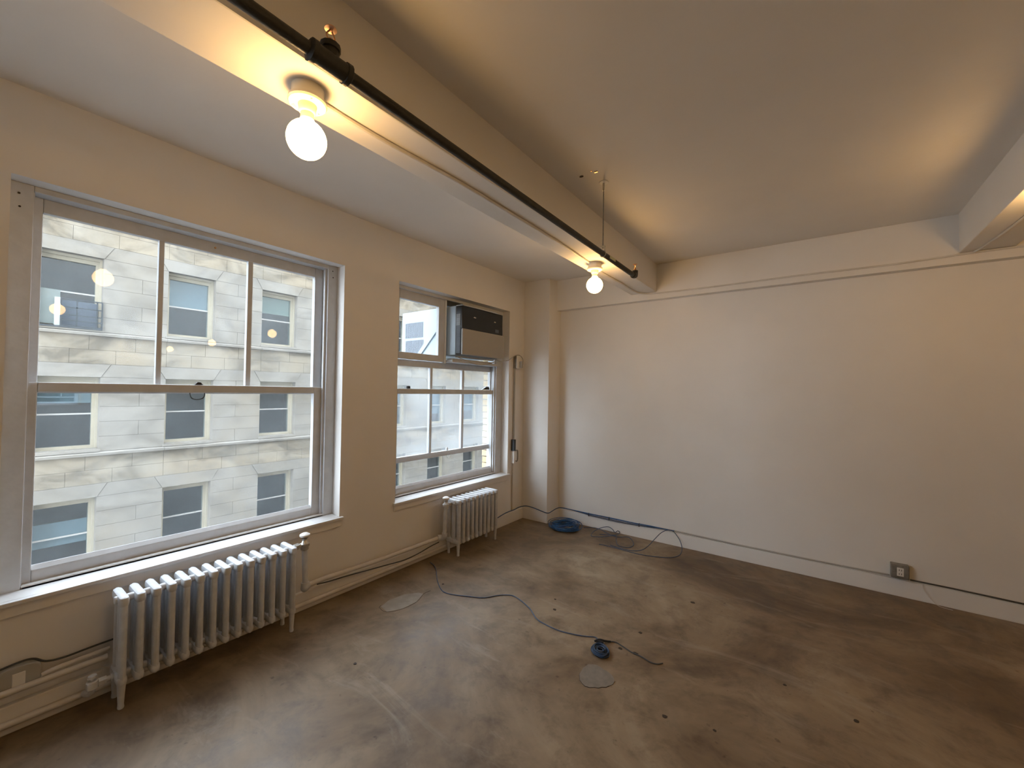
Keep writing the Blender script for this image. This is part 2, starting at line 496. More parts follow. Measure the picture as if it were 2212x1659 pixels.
w1, ls1, us1, *_ = make_window('window_1', W1, 'big white double-hung window over the near radiator', [(0.678, 0.704), (1.131, 1.162)], 0.0, False)
w2, ls2, us2, LI2, RI2, GL2, GR2 = make_window('window_2', W2, 'white double-hung window holding the air conditioner in its top', [(2.726, 2.758), (3.171, 3.205)], 0.612, True)
w3, ls3, us3, *_ = make_window('added_window', W3, 'unseen double-hung window added left of view for daylight fill', [(-1.39, -1.364), (-0.94, -0.91)], 0.0, False)
# sash locks
MB().prism([(0.850, 1.507), (0.895, 1.507), (0.880, 1.524), (0.865, 1.524)], 'x', -0.158, -0.135).build('sash_lock', M['black'], ls1, bevel=0.002)
MB().prism([(3.47, 1.511), (3.60, 1.511), (3.585, 1.545), (3.545, 1.545)], 'x', -0.170, -0.145).build('sash_lock', M['black'], ls2, bevel=0.003)
MB().box(-0.165, -0.14, 2.435, 2.462, 1.507, 1.532).build('sash_lock', M['black'], ls2, bevel=0.004)
# screw heads and nail holes in the casing of the near window
for (y, z) in ((1.668, 2.372), (1.672, 2.325), (0.165, 2.36), (0.168, 2.30)):
    MB().lathe([(0.0045, 0), (0.0045, 0.003)], (-0.0955, y, z), 'x', 8).build('nail_hole', M['speck'], w1)
MB().lathe([(0.006, 0), (0.005, 0.004)], (-0.168, 0.945, 2.352), 'x', 10).build('screw', M['brass'], us1)
# fixed light left of the air conditioner, frame pieces around the unit
inf = ring(MB(), -0.164, -0.126, LI2, 2.876, 1.773, 2.384, 0.035, 0.094, 0.060, 0.080).build('infill_frame', M['trim'], w2, bevel=0.004)
MB().box(-0.150, -0.146, LI2 + 0.03, 2.786, 1.829, 2.308).build('pane', M['glass'], inf)
MB().box(-0.126, -0.112, 2.858, 2.874, 1.760, 2.384).build('stop_bead', M['white_plastic'], w2, bevel=0.003)
MB().box(-0.164, -0.126, 2.880, RI2, 2.335, 2.384).build('filler_strip', M['guard'], w2)  # dark strip stands in for the shaded gap above the unit
MB().box(-0.164, -0.126, 3.562, RI2, 1.840, 2.334).build('filler_strip', M['trim'], w2)
MB().box(-0.200, -0.030, 2.880, RI2, 1.772, 1.796).build('support_shelf', M['trim'], w2, bevel=0.004)
MB().box(-0.150, -0.050, 2.900, 3.52, 1.797, 1.812).box(-0.060, -0.02, 2.95, 3.50, 1.826, 1.838).build('support_rail', M['steel'], w2)

# ------------------------------------------------------------------ air conditioner
AY0, AY1, AZ0, AZ1 = 2.886, 3.548, 1.843, 2.322
ac = empty('air_conditioner', (-0.3, (AY0 + AY1) / 2, AZ0), 'white window air conditioner with dark upper front panel', 'air conditioner')
case = MB().box(-0.80, 0.0, AY0, AY1, AZ0, AZ1).build('case', M['ac_case'], ac, bevel=0.006)
MB().box(0.0005, 0.066, AY0 + 0.004, AY1 - 0.004, AZ0 + 0.012, AZ1 - 0.004).build('bezel', M['black'], ac, bevel=0.004)
MB().box(0.0, 0.088, AY0 + 0.002, AY1 - 0.02, AZ1 - 0.004, AZ1 + 0.004).build('top_lip', M['ac_white'], ac, bevel=0.002)
fp = MB().prism([(0.067, 2.098), (0.082, 2.098), (0.076, AZ1 - 0.006), (0.067, AZ1 - 0.006)], 'y', AY0 + 0.002, AY1 - 0.022).build('upper_panel', M['navy'], ac, bevel=0.003)
MB().box(0.067, 0.088, AY0 + 0.006, AY1, AZ0 + 0.002, 2.096).build('lower_panel', M['ac_panel'], ac, bevel=0.006)
for (y, z, w) in ((3.075, 2.225, 0.022), (3.395, 2.225, 0.017)):
    MB().prism([(y - w, z - 0.004), (y + w * 0.4, z - 0.006), (y + w, z), (y - w * 0.3, z + 0.007)], 'x', 0.0775, 0.0800).build('marking', M['white_plastic'], fp)
MB().box(0.0805, 0.0815, 3.40, 3.46, 2.115, 2.150).build('sticker', M['vent_dark'], fp)
for i in range(9):
    z = 2.128 + i * 0.0125
    MB().box(0.006, 0.060, AY0 - 0.0005, AY0 + 0.005, z, z + 0.009).build('louver', M['ac_grey'], ac)
for i in range(17):
    z = 1.866 + i * 0.0148
    MB().box(0.006, 0.058, AY0 + 0.0005, AY0 + 0.0055, z, z + 0.006).build('louver', M['navy'], ac)
for (x0, x1, z0, z1) in ((-0.745, -0.465, 2.045, 2.205), (-0.738, -0.455, 1.880, 2.018)):
    vt = MB().box(x0, x1, AY0 - 0.0015, AY0 + 0.002, z0, z1).build('side_vent', M['vent_dark'], case)
    for k in range(14):
        x = x0 + 0.01 + k * (x1 - x0 - 0.02) / 13
        MB().box(x - 0.002, x + 0.002, AY0 - 0.003, AY0 - 0.0015, z0 + 0.006, z1 - 0.006).build('fin', M['ac_grey'], case)
br = MB()
br.prism([(-0.60, 1.800), (-0.545, 1.800), (-0.255, 2.085), (-0.255, 2.135), (-0.285, 2.135)], 'y', AY0 - 0.016, AY0 - 0.006)
br.build('brace', M['ac_case'], ac, bevel=0.002)
cord = smoothed([(0.02, 3.50, 1.835), (0.035, 3.56, 1.822), (0.05, 3.66, 1.835), (0.045, 3.76, 1.880), (0.035, 3.85, 1.912), (0.045, 3.905, 1.915), (0.060, 3.945, 1.88), (0.062, 3.952, 1.82), (0.055, 3.93, 1.775)], 5)
tag(MB().tube(cord, 0.0055, 8).build('power_cord', M['plate_grey'], smooth=True), 'grey power cord from the air conditioner to the wall outlet', 'cord')
sag = smoothed([(-0.02, 2.93, 1.830), (0.015, 2.99, 1.800), (0.02, 3.10, 1.776), (0.015, 3.25, 1.766), (0.015, 3.38, 1.783), (0.01, 3.48, 1.812)], 6)
tag(MB().tube(sag, 0.005, 8).build('loose_wire', M['plate_grey'], smooth=True), 'thin grey wire sagging beneath the air conditioner', 'wire')

# outlet, conduit and boxes right of the far window
ob = empty('wall_outlet', (0.0, 3.885, 1.765), 'raised outlet box with white plug at the top of the conduit', 'outlet')
MB().box(0.0, 0.045, 3.845, 3.915, 1.765, 1.905).build('back_box', M['box_grey'], ob, bevel=0.004)
MB().box(0.045, 0.052, 3.842, 3.918, 1.762, 1.908).build('cover_plate', M['white_plastic'], ob, bevel=0.002)
MB().box(0.052, 0.085, 3.892, 3.925, 1.770, 1.845).build('plug', M['plate_grey'], ob, bevel=0.004)
cv = empty('vertical_conduit', (0.012, 3.858, 0.13), 'thin painted conduit running down the wall right of far window', 'conduit')
MB().tube([(0.011, 3.858, 0.95), (0.011, 3.858, 1.764)], 0.0105, 10).build('upper_tube', M['plate_grey'], cv, smooth=True)
MB().tube([(0.009, 3.850, 0.13), (0.009, 3.850, 0.66)], 0.0065, 10).build('lower_tube', M['pipe_paint'], cv, smooth=True)
jb = empty('junction_box', (0.0, 3.845, 0.672), 'small white box with grey loop bracket below black connector', 'box')
MB().box(0.0, 0.045, 3.822, 3.858, 0.815, 0.945).build('connector', M['black'], jb, bevel=0.004)
MB().box(0.0, 0.042, 3.826, 3.860, 0.672, 0.812).build('body', M['white_plastic'], jb, bevel=0.004)
MB().tube(smoothed([(0.03, 3.862, 0.70), (0.034, 3.90, 0.69), (0.034, 3.912, 0.72), (0.034, 3.912, 0.79), (0.034, 3.90, 0.818), (0.03, 3.862, 0.81)], 4), 0.006, 8).build('bracket', M['box_grey'], jb, smooth=True)

# ------------------------------------------------------------------ ceiling bulbs
def make_fixture():
    r = empty('bulb_fixture', (0, 0, 0))
    MB().lathe([(0.052, 0.055), (0.052, 0.020), (0.060, 0.016), (0.062, 0.006), (0.058, 0.0), (0.030, -0.002), (0.028, -0.012), (0.027, -0.026), (0.0235, -0.030)], (0, 0, 0), 'z', 32).build('lamp_holder', M['porcelain'], r, smooth=True)
    MB().lathe([(0.0215, -0.028), (0.0215, -0.046), (0.023, -0.056)], (0, 0, 0), 'z', 24).build('bulb_neck', M['porcelain'], r, smooth=True)
    prof = [(0.0225, -0.052), (0.026, -0.060)]
    for k in range(1, 17):
        a = math.radians(158 - k * 158 / 16)
        prof.append((max(0.0006, 0.0635 * math.sin(a)), -0.120 + 0.0635 * math.cos(a) * (1 if True else 1)))
    prof = [(0.0225, -0.052), (0.0235, -0.0575)] + [(max(0.0006, 0.0635 * math.sin(math.radians(158 - k * 10))), -0.120 - 0.0635 * math.cos(math.radians(158 - k * 10))) for k in range(0, 16)] + [(0.0005, -0.1835)]
    MB().lathe(prof, (0, 0, 0), 'z', 32).build('globe', M['bulb'], r, smooth=True)
    for (x, y, w, l) in ((-0.034, -0.022, 0.010, 0.014),):
        MB().box(x - w, x + w, y - l, y + l, -0.0012, 0.004).build('outlet_face', M['plate_grey'], r, bevel=0.003)
    for (x, y) in ((0.045, -0.01), (-0.012, 0.046)):
        MB().lathe([(0.0035, -0.0015), (0.0035, 0.004)], (x, y, 0), 'z', 8).build('screw', M['box_grey'], r)
    return r
FIX = make_fixture()
spots = [(1.398, 0.703, 'glowing globe bulb on the near end of the window-side beam'),
         (1.398, 3.005, 'glowing globe bulb on the beam near the black pipe end')]
spots += [(3.763, 0.703, 'globe bulb out of view, reflected over the caged far window'),
          (3.763, 3.005, 'globe bulb out of view, reflected in the right upper pane'),
          (6.30, 0.703, 'globe bulb out of view, reflected at the left window stile'),
          (6.30, 3.005, 'globe bulb out of view, brighter reflection in middle upper pane'),
          (8.90, 0.703, 'globe bulb far out of view without any visible reflection'),
          (8.90, 3.005, 'globe bulb out of view, fainter reflection in middle upper pane')]
for i, (x, y, lab) in enumerate(spots):
    if i == 0:
        r = FIX
    else:
        r = FIX.copy(); COL.objects.link(r)
        for ch in [c for c in bpy.data.objects if c.parent == FIX]:
            copy_part(ch, r)
    r.location = (x, y, ZBEAM - 0.055)
    tag(r, lab, 'light bulb', 'bare globe bulbs on the ceiling beams')
# painted cable along the underside of the beam, then along the back wall beam
pc = [(1.385, 0.765, 2.517), (1.380, 0.88, 2.517), (1.382, 1.07, 2.517), (1.402, 1.46, 2.517), (1.402, 1.98, 2.517), (1.400, 2.45, 2.517), (1.385, 2.80, 2.517), (1.378, 2.935, 2.517)]
tag(MB().tube(smoothed(pc, 6), 0.0085, 8).build('surface_cable', M['pipe_paint'], smooth=True), 'painted cable under the beam between the two bulbs', 'cable')
pc = [(1.372, 3.07, 2.517), (1.352, 3.25, 2.517), (1.356, 3.64, 2.517), (1.350, 3.95, 2.517), (1.37, 4.10, 2.516), (1.43, 4.170, 2.513), (1.55, 4.184, 2.508), (1.9, 4.186, 2.503), (2.35, 4.186, 2.505), (2.8, 4.186, 2.507), (3.26, 4.186, 2.502), (3.6, 4.186, 2.512), (3.8, 4.186, 2.515), (4.3, 4.186, 2.515), (5.5, 4.186, 2.515)]
tag(MB().tube(smoothed(pc, 6), 0.0075, 8).build('surface_cable', M['pipe_paint'], smooth=True), 'painted cable turning from the beam along the back wall', 'cable')
pc = [(3.70, 4.17, 2.516), (3.72, 4.05, 2.517), (3.745, 3.7, 2.517), (3.755, 3.3, 2.517), (3.76, 3.08, 2.517)]
tag(MB().tube(smoothed(pc, 6), 0.0075, 8).build('surface_cable', M['pipe_paint'], smooth=True), 'painted cable under the right-hand ceiling beam', 'cable')

# ------------------------------------------------------------------ sprinkler pipe
PX = 1.748
sp = empty('sprinkler_pipe', (PX, 1.4, 2.36), 'long black sprinkler pipe hung beside the window-side beam', 'pipe')
def pz(y): return 2.378 - (y - 0.37) * 0.0100
MB().tube([(PX, -2.48, pz(-2.48)), (PX, 2.90, pz(2.90))], 0.0165, 16).build('pipe', M['black_pipe'], sp, smooth=True)
tee = MB().tube([(PX, 0.525, pz(0.525)), (PX, 0.530, pz(0.53)), (PX, 0.543, pz(0.54)), (PX, 0.545, pz(0.545)), (PX, 0.625, pz(0.625)), (PX, 0.627, pz(0.627)), (PX, 0.640, pz(0.64)), (PX, 0.645, pz(0.645))], [0.020, 0.029, 0.029, 0.0255, 0.0255, 0.029, 0.029, 0.020], 14)
tee.lathe([(0.021, 0.0), (0.022, 0.032), (0.0265, 0.033), (0.0265, 0.047), (0.015, 0.048), (0.014, 0.052)], (PX, 0.585, pz(0.585)), 'z', 12)
tee.build('tee_fitting', M['black_pipe'], sp, smooth=True)
elb = MB().tube([(PX, 2.885, pz(2.885)), (PX, 2.89, pz(2.89)), (PX, 2.912, pz(2.9)), (PX, 2.930, pz(2.9) + 0.005), (PX, 2.938, pz(2.9) + 0.018), (PX, 2.938, pz(2.9) + 0.040), (PX, 2.938, pz(2.9) + 0.041)], [0.017, 0.0225, 0.0225, 0.0235, 0.021, 0.021, 0.012], 12)
elb.build('end_elbow', M['black_pipe'], sp, smooth=True)
for (y, z, s_) in ((0.585, pz(0.585) + 0.048, 1.0), (2.938, pz(2.9) + 0.042, 0.9)):
    hd = MB().lathe([(0.009, 0), (0.009, 0.012), (0.006, 0.013), (0.006, 0.018)], (PX, y, z), 'z', 10)
    hd.tube(smoothed([(PX, y - 0.006, z + 0.012), (PX, y - 0.012, z + 0.024), (PX, y - 0.003, z + 0.040)], 4), 0.0022, 6)
    hd.tube(smoothed([(PX, y + 0.006, z + 0.012), (PX, y + 0.012, z + 0.024), (PX, y + 0.003, z + 0.040)], 4), 0.0022, 6)
    h = hd.build('sprinkler_head', M['brass'], sp, smooth=True)
    MB().lathe([(0.003, 0.038), (0.004, 0.042), (0.016, 0.043), (0.015, 0.046), (0.001, 0.047)], (PX, y, z), 'z', 14).build('deflector', M['brass'], h, smooth=True)
RY = 2.368
hg = MB().tube([(PX + 0.019 * math.cos(a), RY, pz(RY) + 0.019 * math.sin(a)) for a in [2 * PI * k / 20 for k in range(20)]], 0.003, 6, closed=True)
hg.tube([(PX - 0.014, RY, pz(RY) + 0.014), (PX - 0.010, RY, pz(RY) + 0.045)], 0.0035, 6).tube([(PX + 0.014, RY, pz(RY) + 0.014), (PX + 0.010, RY, pz(RY) + 0.045)], 0.0035, 6)
hg.box(PX - 0.014, PX + 0.014, RY - 0.008, RY + 0.008, pz(RY) + 0.042, pz(RY) + 0.048)
hg.build('hanger_ring', M['steel'], sp, smooth=True)
MB().tube([(PX, RY, pz(RY) + 0.03), (PX, RY, HC - 0.05)], 0.0038, 8).build('hanger_rod', M['box_grey'], sp, smooth=True)
MB().lathe([(0.006, 0), (0.007, 0.05)], (PX, RY, HC - 0.052), 'z', 10).build('rod_coupling', M['steel'], sp, smooth=True)
MB().lathe([(0.020, 0), (0.028, 0.003), (0.029, 0.006)], (PX, RY, HC - 0.007), 'z', 24).build('ceiling_plate', M['white_plastic'], sp, smooth=True)
MB().box(PX + 0.0135, PX + 0.0172, 2.44, 2.53, pz(2.48) - 0.009, pz(2.48) + 0.009).build('label_strip', M['blind_y'], sp)
# dark anchor hole and small brass-coloured bits on the ceiling
MB().lathe([(0.013, 0.0), (0.012, 0.003)], (1.667, 2.226, HC - 0.0025), 'z', 12, 1.0, 0.7).build('anchor_hole', M['speck'], CEIL)
MB().box(1.752, 1.772, 2.222, 2.229, HC - 0.005, HC).box(1.740, 1.746, 2.200, 2.205, HC - 0.004, HC).build('brass_bits', M['brass'], CEIL)

# ------------------------------------------------------------------ radiators
def section_mesh():
    m = MB()
    for x in (0.088, 0.150, 0.212):
        prof = [(0.75, 0.118), (1.0, 0.135), (1.0, 0.470), (0.8, 0.495)]
        m.lathe([(r * 0.0235, z) for r, z in prof], (x, 0, 0), 'z', 12, 1.0, 0.64 if x > 0.2 else 0.42)
    for z, hz in ((0.492, 0.024), (0.128, 0.022)):
        pts = []
        n = 8
        for k in range(n + 1):
            a = PI / 2 + PI * k / n
            pts.append((0.083 + 0.019 * math.cos(a), 0.0185 * math.sin(a)))
        for k in range(n + 1):
            a = -PI / 2 + PI * k / n
            pts.append((0.217 + 0.019 * math.cos(a), 0.0185 * math.sin(a)))
        k0 = len(m.v)
        rows = [(0.55, -hz), (0.9, -hz * 0.7), (1.0, -hz * 0.2), (1.0, hz * 0.35), (0.86, hz * 0.8), (0.5, hz)]
        cx = 0.15
        vs, fs = [], []
        for s_, dz in rows:
            for (x, y) in pts:
                vs.append((cx + (x - cx) * (1 - (1 - s_) * 0.22), y * s_, z + dz))
        q = len(pts)
        for i in range(len(rows) - 1):
            fs += [(i * q + j, i * q + (j + 1) % q, (i + 1) * q + (j + 1) % q, (i + 1) * q + j) for j in range(q)]
        fs += [tuple(range(q))[::-1], tuple(range((len(rows) - 1) * q, len(rows) * q))]
        m.add(vs, fs)
    return m
def leg_mesh():
    m = MB()
    m.lathe([(0.0115, 0.0), (0.013, 0.004), (0.0115, 0.02), (0.0135, 0.06), (0.017, 0.12)], (0, 0, 0), 'z', 10, 1.1, 1.0)
    return m

def make_radiator(ys, n, label, zs):
    r = empty('radiator', (0.15, ys + 0.03 * (n - 1), 0), label, 'radiator', 'cast iron radiators')
    base = world_loc(r)
    sec = None
    for k in range(n):
        if sec is None:
            mm = section_mesh()
            sec = MB()
            sec.v = [(x, y + ys, z * zs) for x, y, z in mm.v]; sec.f = mm.f
            sec = sec.build('section', M['radiator'], r, smooth=True)
        else:
            c = copy_part(sec, r); c.location = (0, 0.0596 * k, 0)
    L_ = ys + 0.0596 * (n - 1)
    hb = None
    for k in range(n - 1):
        y = ys + 0.0596 * k
        for (x, z, rad) in ((0.172, 0.492, 0.015), (0.150, 0.130, 0.015)):
            MB().lathe([(rad, 0.012), (rad * 1.15, 0.026), (rad * 1.15, 0.034), (rad, 0.048)], (x, y, z * zs), 'y', 10).build('nipple', M['radiator'], r, smooth=True)
    for y in (ys, L_):
        for x in (0.092, 0.210):
            lm = leg_mesh(); lm.v = [(a + x, b + y, c * zs) for a, b, c in lm.v]
            lm.build('leg', M['radiator'], r, smooth=True)
    for y in (ys - 0.02, L_ + 0.02):
        for x, z in ((0.172, 0.492), (0.150, 0.130)):
            MB().lathe([(0.015, -0.007), (0.018, -0.004), (0.018, 0.004), (0.015, 0.007)], (x, y, z * zs), 'y', 12).build('plug', M['radiator'], r, smooth=True)
    return r, L_

def valve(parent, x, y, z, ye, zb, side):
    """angle valve with wooden-style knob, union to the section and drop pipe"""
    v = MB().lathe([(0.021, -0.034), (0.025, -0.030), (0.025, -0.012), (0.030, -0.008), (0.030, 0.008), (0.020, 0.016), (0.014, 0.03), (0.019, 0.033), (0.019, 0.042), (0.009, 0.046), (0.006, 0.052)], (x, y, z), 'z', 14)
    v.tube([(x, y, z), (x, ye, z)], [0.013, 0.013], 10)
    v.tube([(x, y + (ye - y) * 0.45, z), (x, y + (ye - y) * 0.8, z)], 0.021, 6)
    vo = v.build('valve', M['steel'] if side > 0 else M['radiator'], parent, smooth=True)
    MB().lathe([(0.004, 0.048), (0.026, 0.050), (0.032, 0.057), (0.031, 0.066), (0.019, 0.074), (0.003, 0.076)], (x, y, z), 'z', 18).build('knob', M['white_plastic'], vo, smooth=True)
    MB().tube([(x, y, z - 0.03), (x, y + 0.01 * side, zb + 0.02)], 0.0170, 12).build('drop_pipe', M['radiator'], parent, smooth=True)
    e = MB().tube(smoothed([(x, y + 0.01 * side, zb + 0.03), (x, y + 0.010 * side, zb + 0.005), (x - 0.012, y + 0.014 * side, zb - 0.012), (x - 0.03, y + 0.024 * side, zb - 0.016), (x - 0.044, y + 0.05 * side, zb - 0.015)], 4), 0.0255, 12)
    e.build('elbow', M['radiator'], parent, smooth=True)

rad1, re1 = make_radiator(0.503, 14, 'large silver-white cast iron radiator under the big window', 1.0)
valve(rad1, 0.125, 1.392, 0.478, 1.300, 0.200, 1)
lv = MB().lathe([(0.016, -0.02), (0.021, -0.015), (0.021, 0.015), (0.016, 0.02)], (0.15, 0.415, 0.13), 'z', 12)
lv.tube([(0.15, 0.415, 0.13), (0.15, 0.478, 0.13)], 0.012, 10).tube([(0.15, 0.435, 0.13), (0.15, 0.462, 0.13)], 0.019, 6).lathe([(0.006, 0.02), (0.006, 0.03), (0.017, 0.032), (0.015, 0.042), (0.003, 0.044)], (0.15, 0.415, 0.13), 'z', 12)
lv.tube(smoothed([(0.15, 0.415, 0.115), (0.14, 0.412, 0.09), (0.10, 0.408, 0.072), (0.06, 0.405, 0.060)], 4), 0.013, 10)
lv.build('return_valve', M['radiator'], rad1, smooth=True)
rad2, re2 = make_radiator(2.752, 10, 'smaller silver-white cast iron radiator under the far window', 0.975)
valve(rad2, 0.125, 2.672, 0.462, 2.735, 0.185, -1)

# ------------------------------------------------------------------ pipes and cables along the window wall
tag(MB().tube([(0.082, 1.450, 0.185), (0.066, 1.55, 0.180), (0.062, 2.0, 0.163), (0.062, 2.55, 0.158), (0.082, 2.625, 0.168)], 0.0165, 12).build('heating_pipe', M['pipe_paint'], smooth=True), 'painted heating pipe running between the two radiators', 'pipe')
tag(MB().tube([(0.046, Y0 + 0.01, 0.052), (0.046, 2.76, 0.050)], 0.0145, 12).build('floor_pipe', M['pipe_paint'], smooth=True), 'long thin painted pipe along the foot of window wall', 'pipe')
tag(MB().tube([(0.052, Y0 + 0.01, 0.186), (0.052, 0.48, 0.189)], 0.0135, 12).build('branch_pipe', M['pipe_paint'], smooth=True), 'thicker painted pipe left of the near radiator', 'pipe')
tag(MB().tube(smoothed([(0.040, 0.272, 0.206), (0.040, 0.30, 0.214), (0.040, 0.38, 0.218), (0.040, 0.49, 0.220)], 4), 0.0095, 10).build('conduit', M['pipe_paint'], smooth=True), 'thin conduit leaving the low outlet by near radiator', 'conduit')
lo = empty('low_outlet', (0.03, 0.205, 0.165), 'grey raised plate with pale socket left of near radiator', 'outlet')
pl = []
for k in range(20):
    a = 2 * PI * k / 20
    cx = (1 if math.cos(a) > 0 else -1) * abs(math.cos(a)) ** 0.6
    sz = (1 if math.sin(a) > 0 else -1) * abs(math.sin(a)) ** 0.6
    pl.append((0.205 + 0.068 * cx, 0.225 + 0.052 * sz))
MB().prism(pl, 'x', 0.0, 0.036).build('cover', M['plate_grey'], lo, bevel=0.006)
MB().box(0.036, 0.041, 0.186, 0.224, 0.196, 0.252).build('socket', M['white_plastic'], lo, bevel=0.003)
ar = smoothed([(0.012, -0.25, 0.235), (0.012, 0.0, 0.245), (0.014, 0.12, 0.274), (0.02, 0.20, 0.288), (0.02, 0.245, 0.284), (0.016, 0.285, 0.252), (0.014, 0.34, 0.240), (0.014, 0.42, 0.243), (0.014, 0.55, 0.246)], 6)
tag(MB().tube(ar, 0.0045, 8).build('wall_cable', M['dark_cable'], smooth=True), 'dark cable arching over the low grey outlet', 'cable')
sg = smoothed([(0.094, 1.50, 0.172), (0.090, 1.60, 0.158), (0.088, 1.72, 0.148), (0.086, 1.89, 0.130), (0.085, 2.06, 0.112), (0.085, 2.24, 0.095), (0.085, 2.39, 0.101), (0.088, 2.52, 0.122), (0.100, 2.62, 0.138)], 6)
tag(MB().tube(sg, 0.0045, 8).build('sagging_cable', M['dark_cable'], smooth=True), 'dark cable sagging under the pipe between the radiators', 'cable')

# ------------------------------------------------------------------ cables on the floor and the baseboard
def cable(name, pts, r, mat, label, sub=6, cat='cable'):
    return tag(MB().tube(smoothed(pts, sub), r, 8).build(name, mat, smooth=True), label, cat)

fc = [(0.12, 2.50, 0.0035), (0.20, 2.47, 0.0035), (0.281, 2.417, .0035), (0.43, 2.291, .0035), (0.555, 2.212, .0035), (0.624, 2.199, .0035), (0.697, 2.221, .0035), (0.777, 2.258, .0035), (0.883, 2.315, .0035), (0.941, 2.403, .0035), (0.99, 2.451, .0035), (1.04, 2.468, .0035), (1.117, 2.448, .0035), (1.232, 2.394, .0035), (1.327, 2.322, .0035), (1.403, 2.299, .0035), (1.51, 2.291, .0035), (1.598, 2.309, .0035), (1.67, 2.335, .0035), (1.727, 2.366, .0035), (1.755, 2.352, .0035), (1.764, 2.338, .006)]
cable('floor_cable', fc, 0.0034, M['grey_blue'], 'long blue-grey cable snaking from the wall to small bundle')
fc = [(1.785, 2.345, .008), (1.813, 2.374, .0045), (1.848, 2.395, .0035), (1.896, 2.382, .0035), (1.96, 2.36, .0035), (2.015, 2.356, .0035), (2.073, 2.339, .0035), (2.109, 2.347, .0035), (2.131, 2.372, .0035)]
cable('cable_tail', fc, 0.0034, M['dark_cable'], 'short dark cable end lying beyond the small bundle')

def coil(name, c, R0, R1, sx, rot, turns, r, h, mat, label, jitter, seed):
    random.seed(seed)
    e = empty(name, (c[0], c[1], 0), label, 'cable')
    for t in range(turns):
        pts = []
        R = R0 + (R1 - R0) * random.random()
        ox, oy = random.uniform(-1, 1) * jitter, random.uniform(-1, 1) * jitter
        z = r * 1.05 + h * (t / max(1, turns - 1))
        ph = random.random() * 6
        rr = rot + random.uniform(-0.12, 0.12)
        for k in range(28):
            a = 2 * PI * k / 28
            q = R * (1 + 0.05 * math.sin(2 * a + ph) + 0.03 * math.sin(3 * a + ph * 2))
            x, y = q * math.cos(a) * sx + ox, q * math.sin(a) + oy
            pts.append((c[0] + x * math.cos(rr) - y * math.sin(rr), c[1] + x * math.sin(rr) + y * math.cos(rr), max(r, z + 0.25 * h * math.sin(a + ph))))
        MB().tube(pts, r, 6, closed=True).build('turn', mat, e, smooth=True)
    return e
sb = coil('cable_bundle', (1.812, 2.253), 0.018, 0.050, 1.22, math.radians(-52), 15, 0.0034, 0.020, M['navy_blue'], 'small tight bundle of blue cable in mid floor', 0.004, 3)
MB().box(1.752, 1.800, 2.318, 2.332, 0.004, 0.022).build('tie', M['black'], sb, bevel=0.004)
MB().tube(smoothed([(1.748, 2.312, 0.012), (1.770, 2.330, 0.022), (1.800, 2.345, 0.018), (1.825, 2.372, 0.010)], 4), 0.006, 8).build('plug', M['navy'], sb, smooth=True)
bc = coil('cable_coil', (0.605, 4.030), 0.10, 0.185, 1.0, 0.4, 22, 0.0036, 0.055, M['blue'], 'large heaped coil of blue cable by the corner pier', 0.022, 11)
cable('loose_loops', [(0.76, 4.17, .006), (0.853, 4.236, .006), (0.939, 4.225, .006), (1.081, 4.138, .006), (1.173, 4.124, .006), (1.255, 4.19, .006), (1.328, 4.114, .006), (1.38, 3.995, .006), (1.356, 3.90, .006), (1.262, 3.901, .006), (1.19, 4.03, .006), (1.14, 4.13, .010), (1.045, 4.007, .012), (0.953, 3.96, .012), (0.915, 4.076, .014), (0.94, 4.19, .03), (1.01, 4.235, .05), (1.065, 4.235, .035), (1.10, 4.22, .012), (1.125, 4.235, .03), (1.145, 4.24, .012), (1.13, 4.13, .016), (1.00, 4.05, .016)], 0.0036, M['grey_blue'], 'loose blue cable loops between the coil and big arc')
cable('arc_cable', [(1.10, 3.82, .0036), (1.20, 3.828, .0036), (1.316, 3.823, .0036), (1.453, 3.817, .0036), (1.578, 3.833, .0036), (1.726, 3.897, .0036), (1.787, 3.972, .0036), (1.805, 4.06, .0050), (1.795, 4.16, .020), (1.765, 4.225, .060), (1.73, 4.240, .105), (1.695, 4.243, .140), (1.66, 4.242, .148), (1.62, 4.236, .138), (1.575, 4.215, .105), (1.54, 4.15, .060), (1.515, 4.04, .022), (1.485, 3.935, .0050), (1.42, 3.855, .0050), (1.307, 3.846, .0050), (1.20, 3.86, .0050)], 0.0036, M['grey_blue'], 'blue cable hanging in a big arc from the baseboard')
wc = []
for k, dz in enumerate((0.0, 0.007, -0.006, 0.0105)):
    pts = [(0.036, 3.45, 0.105), (0.037, 3.64, 0.134), (0.037, 3.752, 0.142), (0.036, 3.86, 0.140), (0.040, 3.95, 0.150), (0.075, 4.030, 0.152), (0.16, 4.036, 0.150), (0.25, 4.034, 0.138), (0.335, 4.032, 0.126), (0.382, 4.040, 0.124), (0.394, 4.10, 0.134), (0.405, 4.18, 0.148), (0.440, 4.240, 0.150), (0.596, 4.247, 0.147), (0.826, 4.247, 0.135 + dz), (1.095, 4.247, 0.130 + dz * 1.5), (1.30, 4.247, 0.133 + dz), (1.442, 4.246, 0.139 + dz * 0.8), (1.60, 4.246, 0.146), (1.70, 4.247, 0.147)]
    pts = [(x + 0.002 * (k % 2), y - 0.002 * (k % 2), z + dz * 0.3) for x, y, z in pts]
    wc.append(pts)
wcr = empty('baseboard_cable', (0.4, 4.23, 0.12), 'bunch of blue cables clipped along the corner baseboard', 'cable')
for k, pts in enumerate(wc):
    MB().tube(smoothed(pts, 5), 0.0034, 6).build('strand', M['blue'] if k % 2 else M['grey_blue'], wcr, smooth=True)
for x in (0.78, 1.02, 1.35):
    MB().box(x - 0.004, x + 0.004, 4.240, 4.256, 0.118, 0.152).build('clip', M['dark_cable'], wcr)
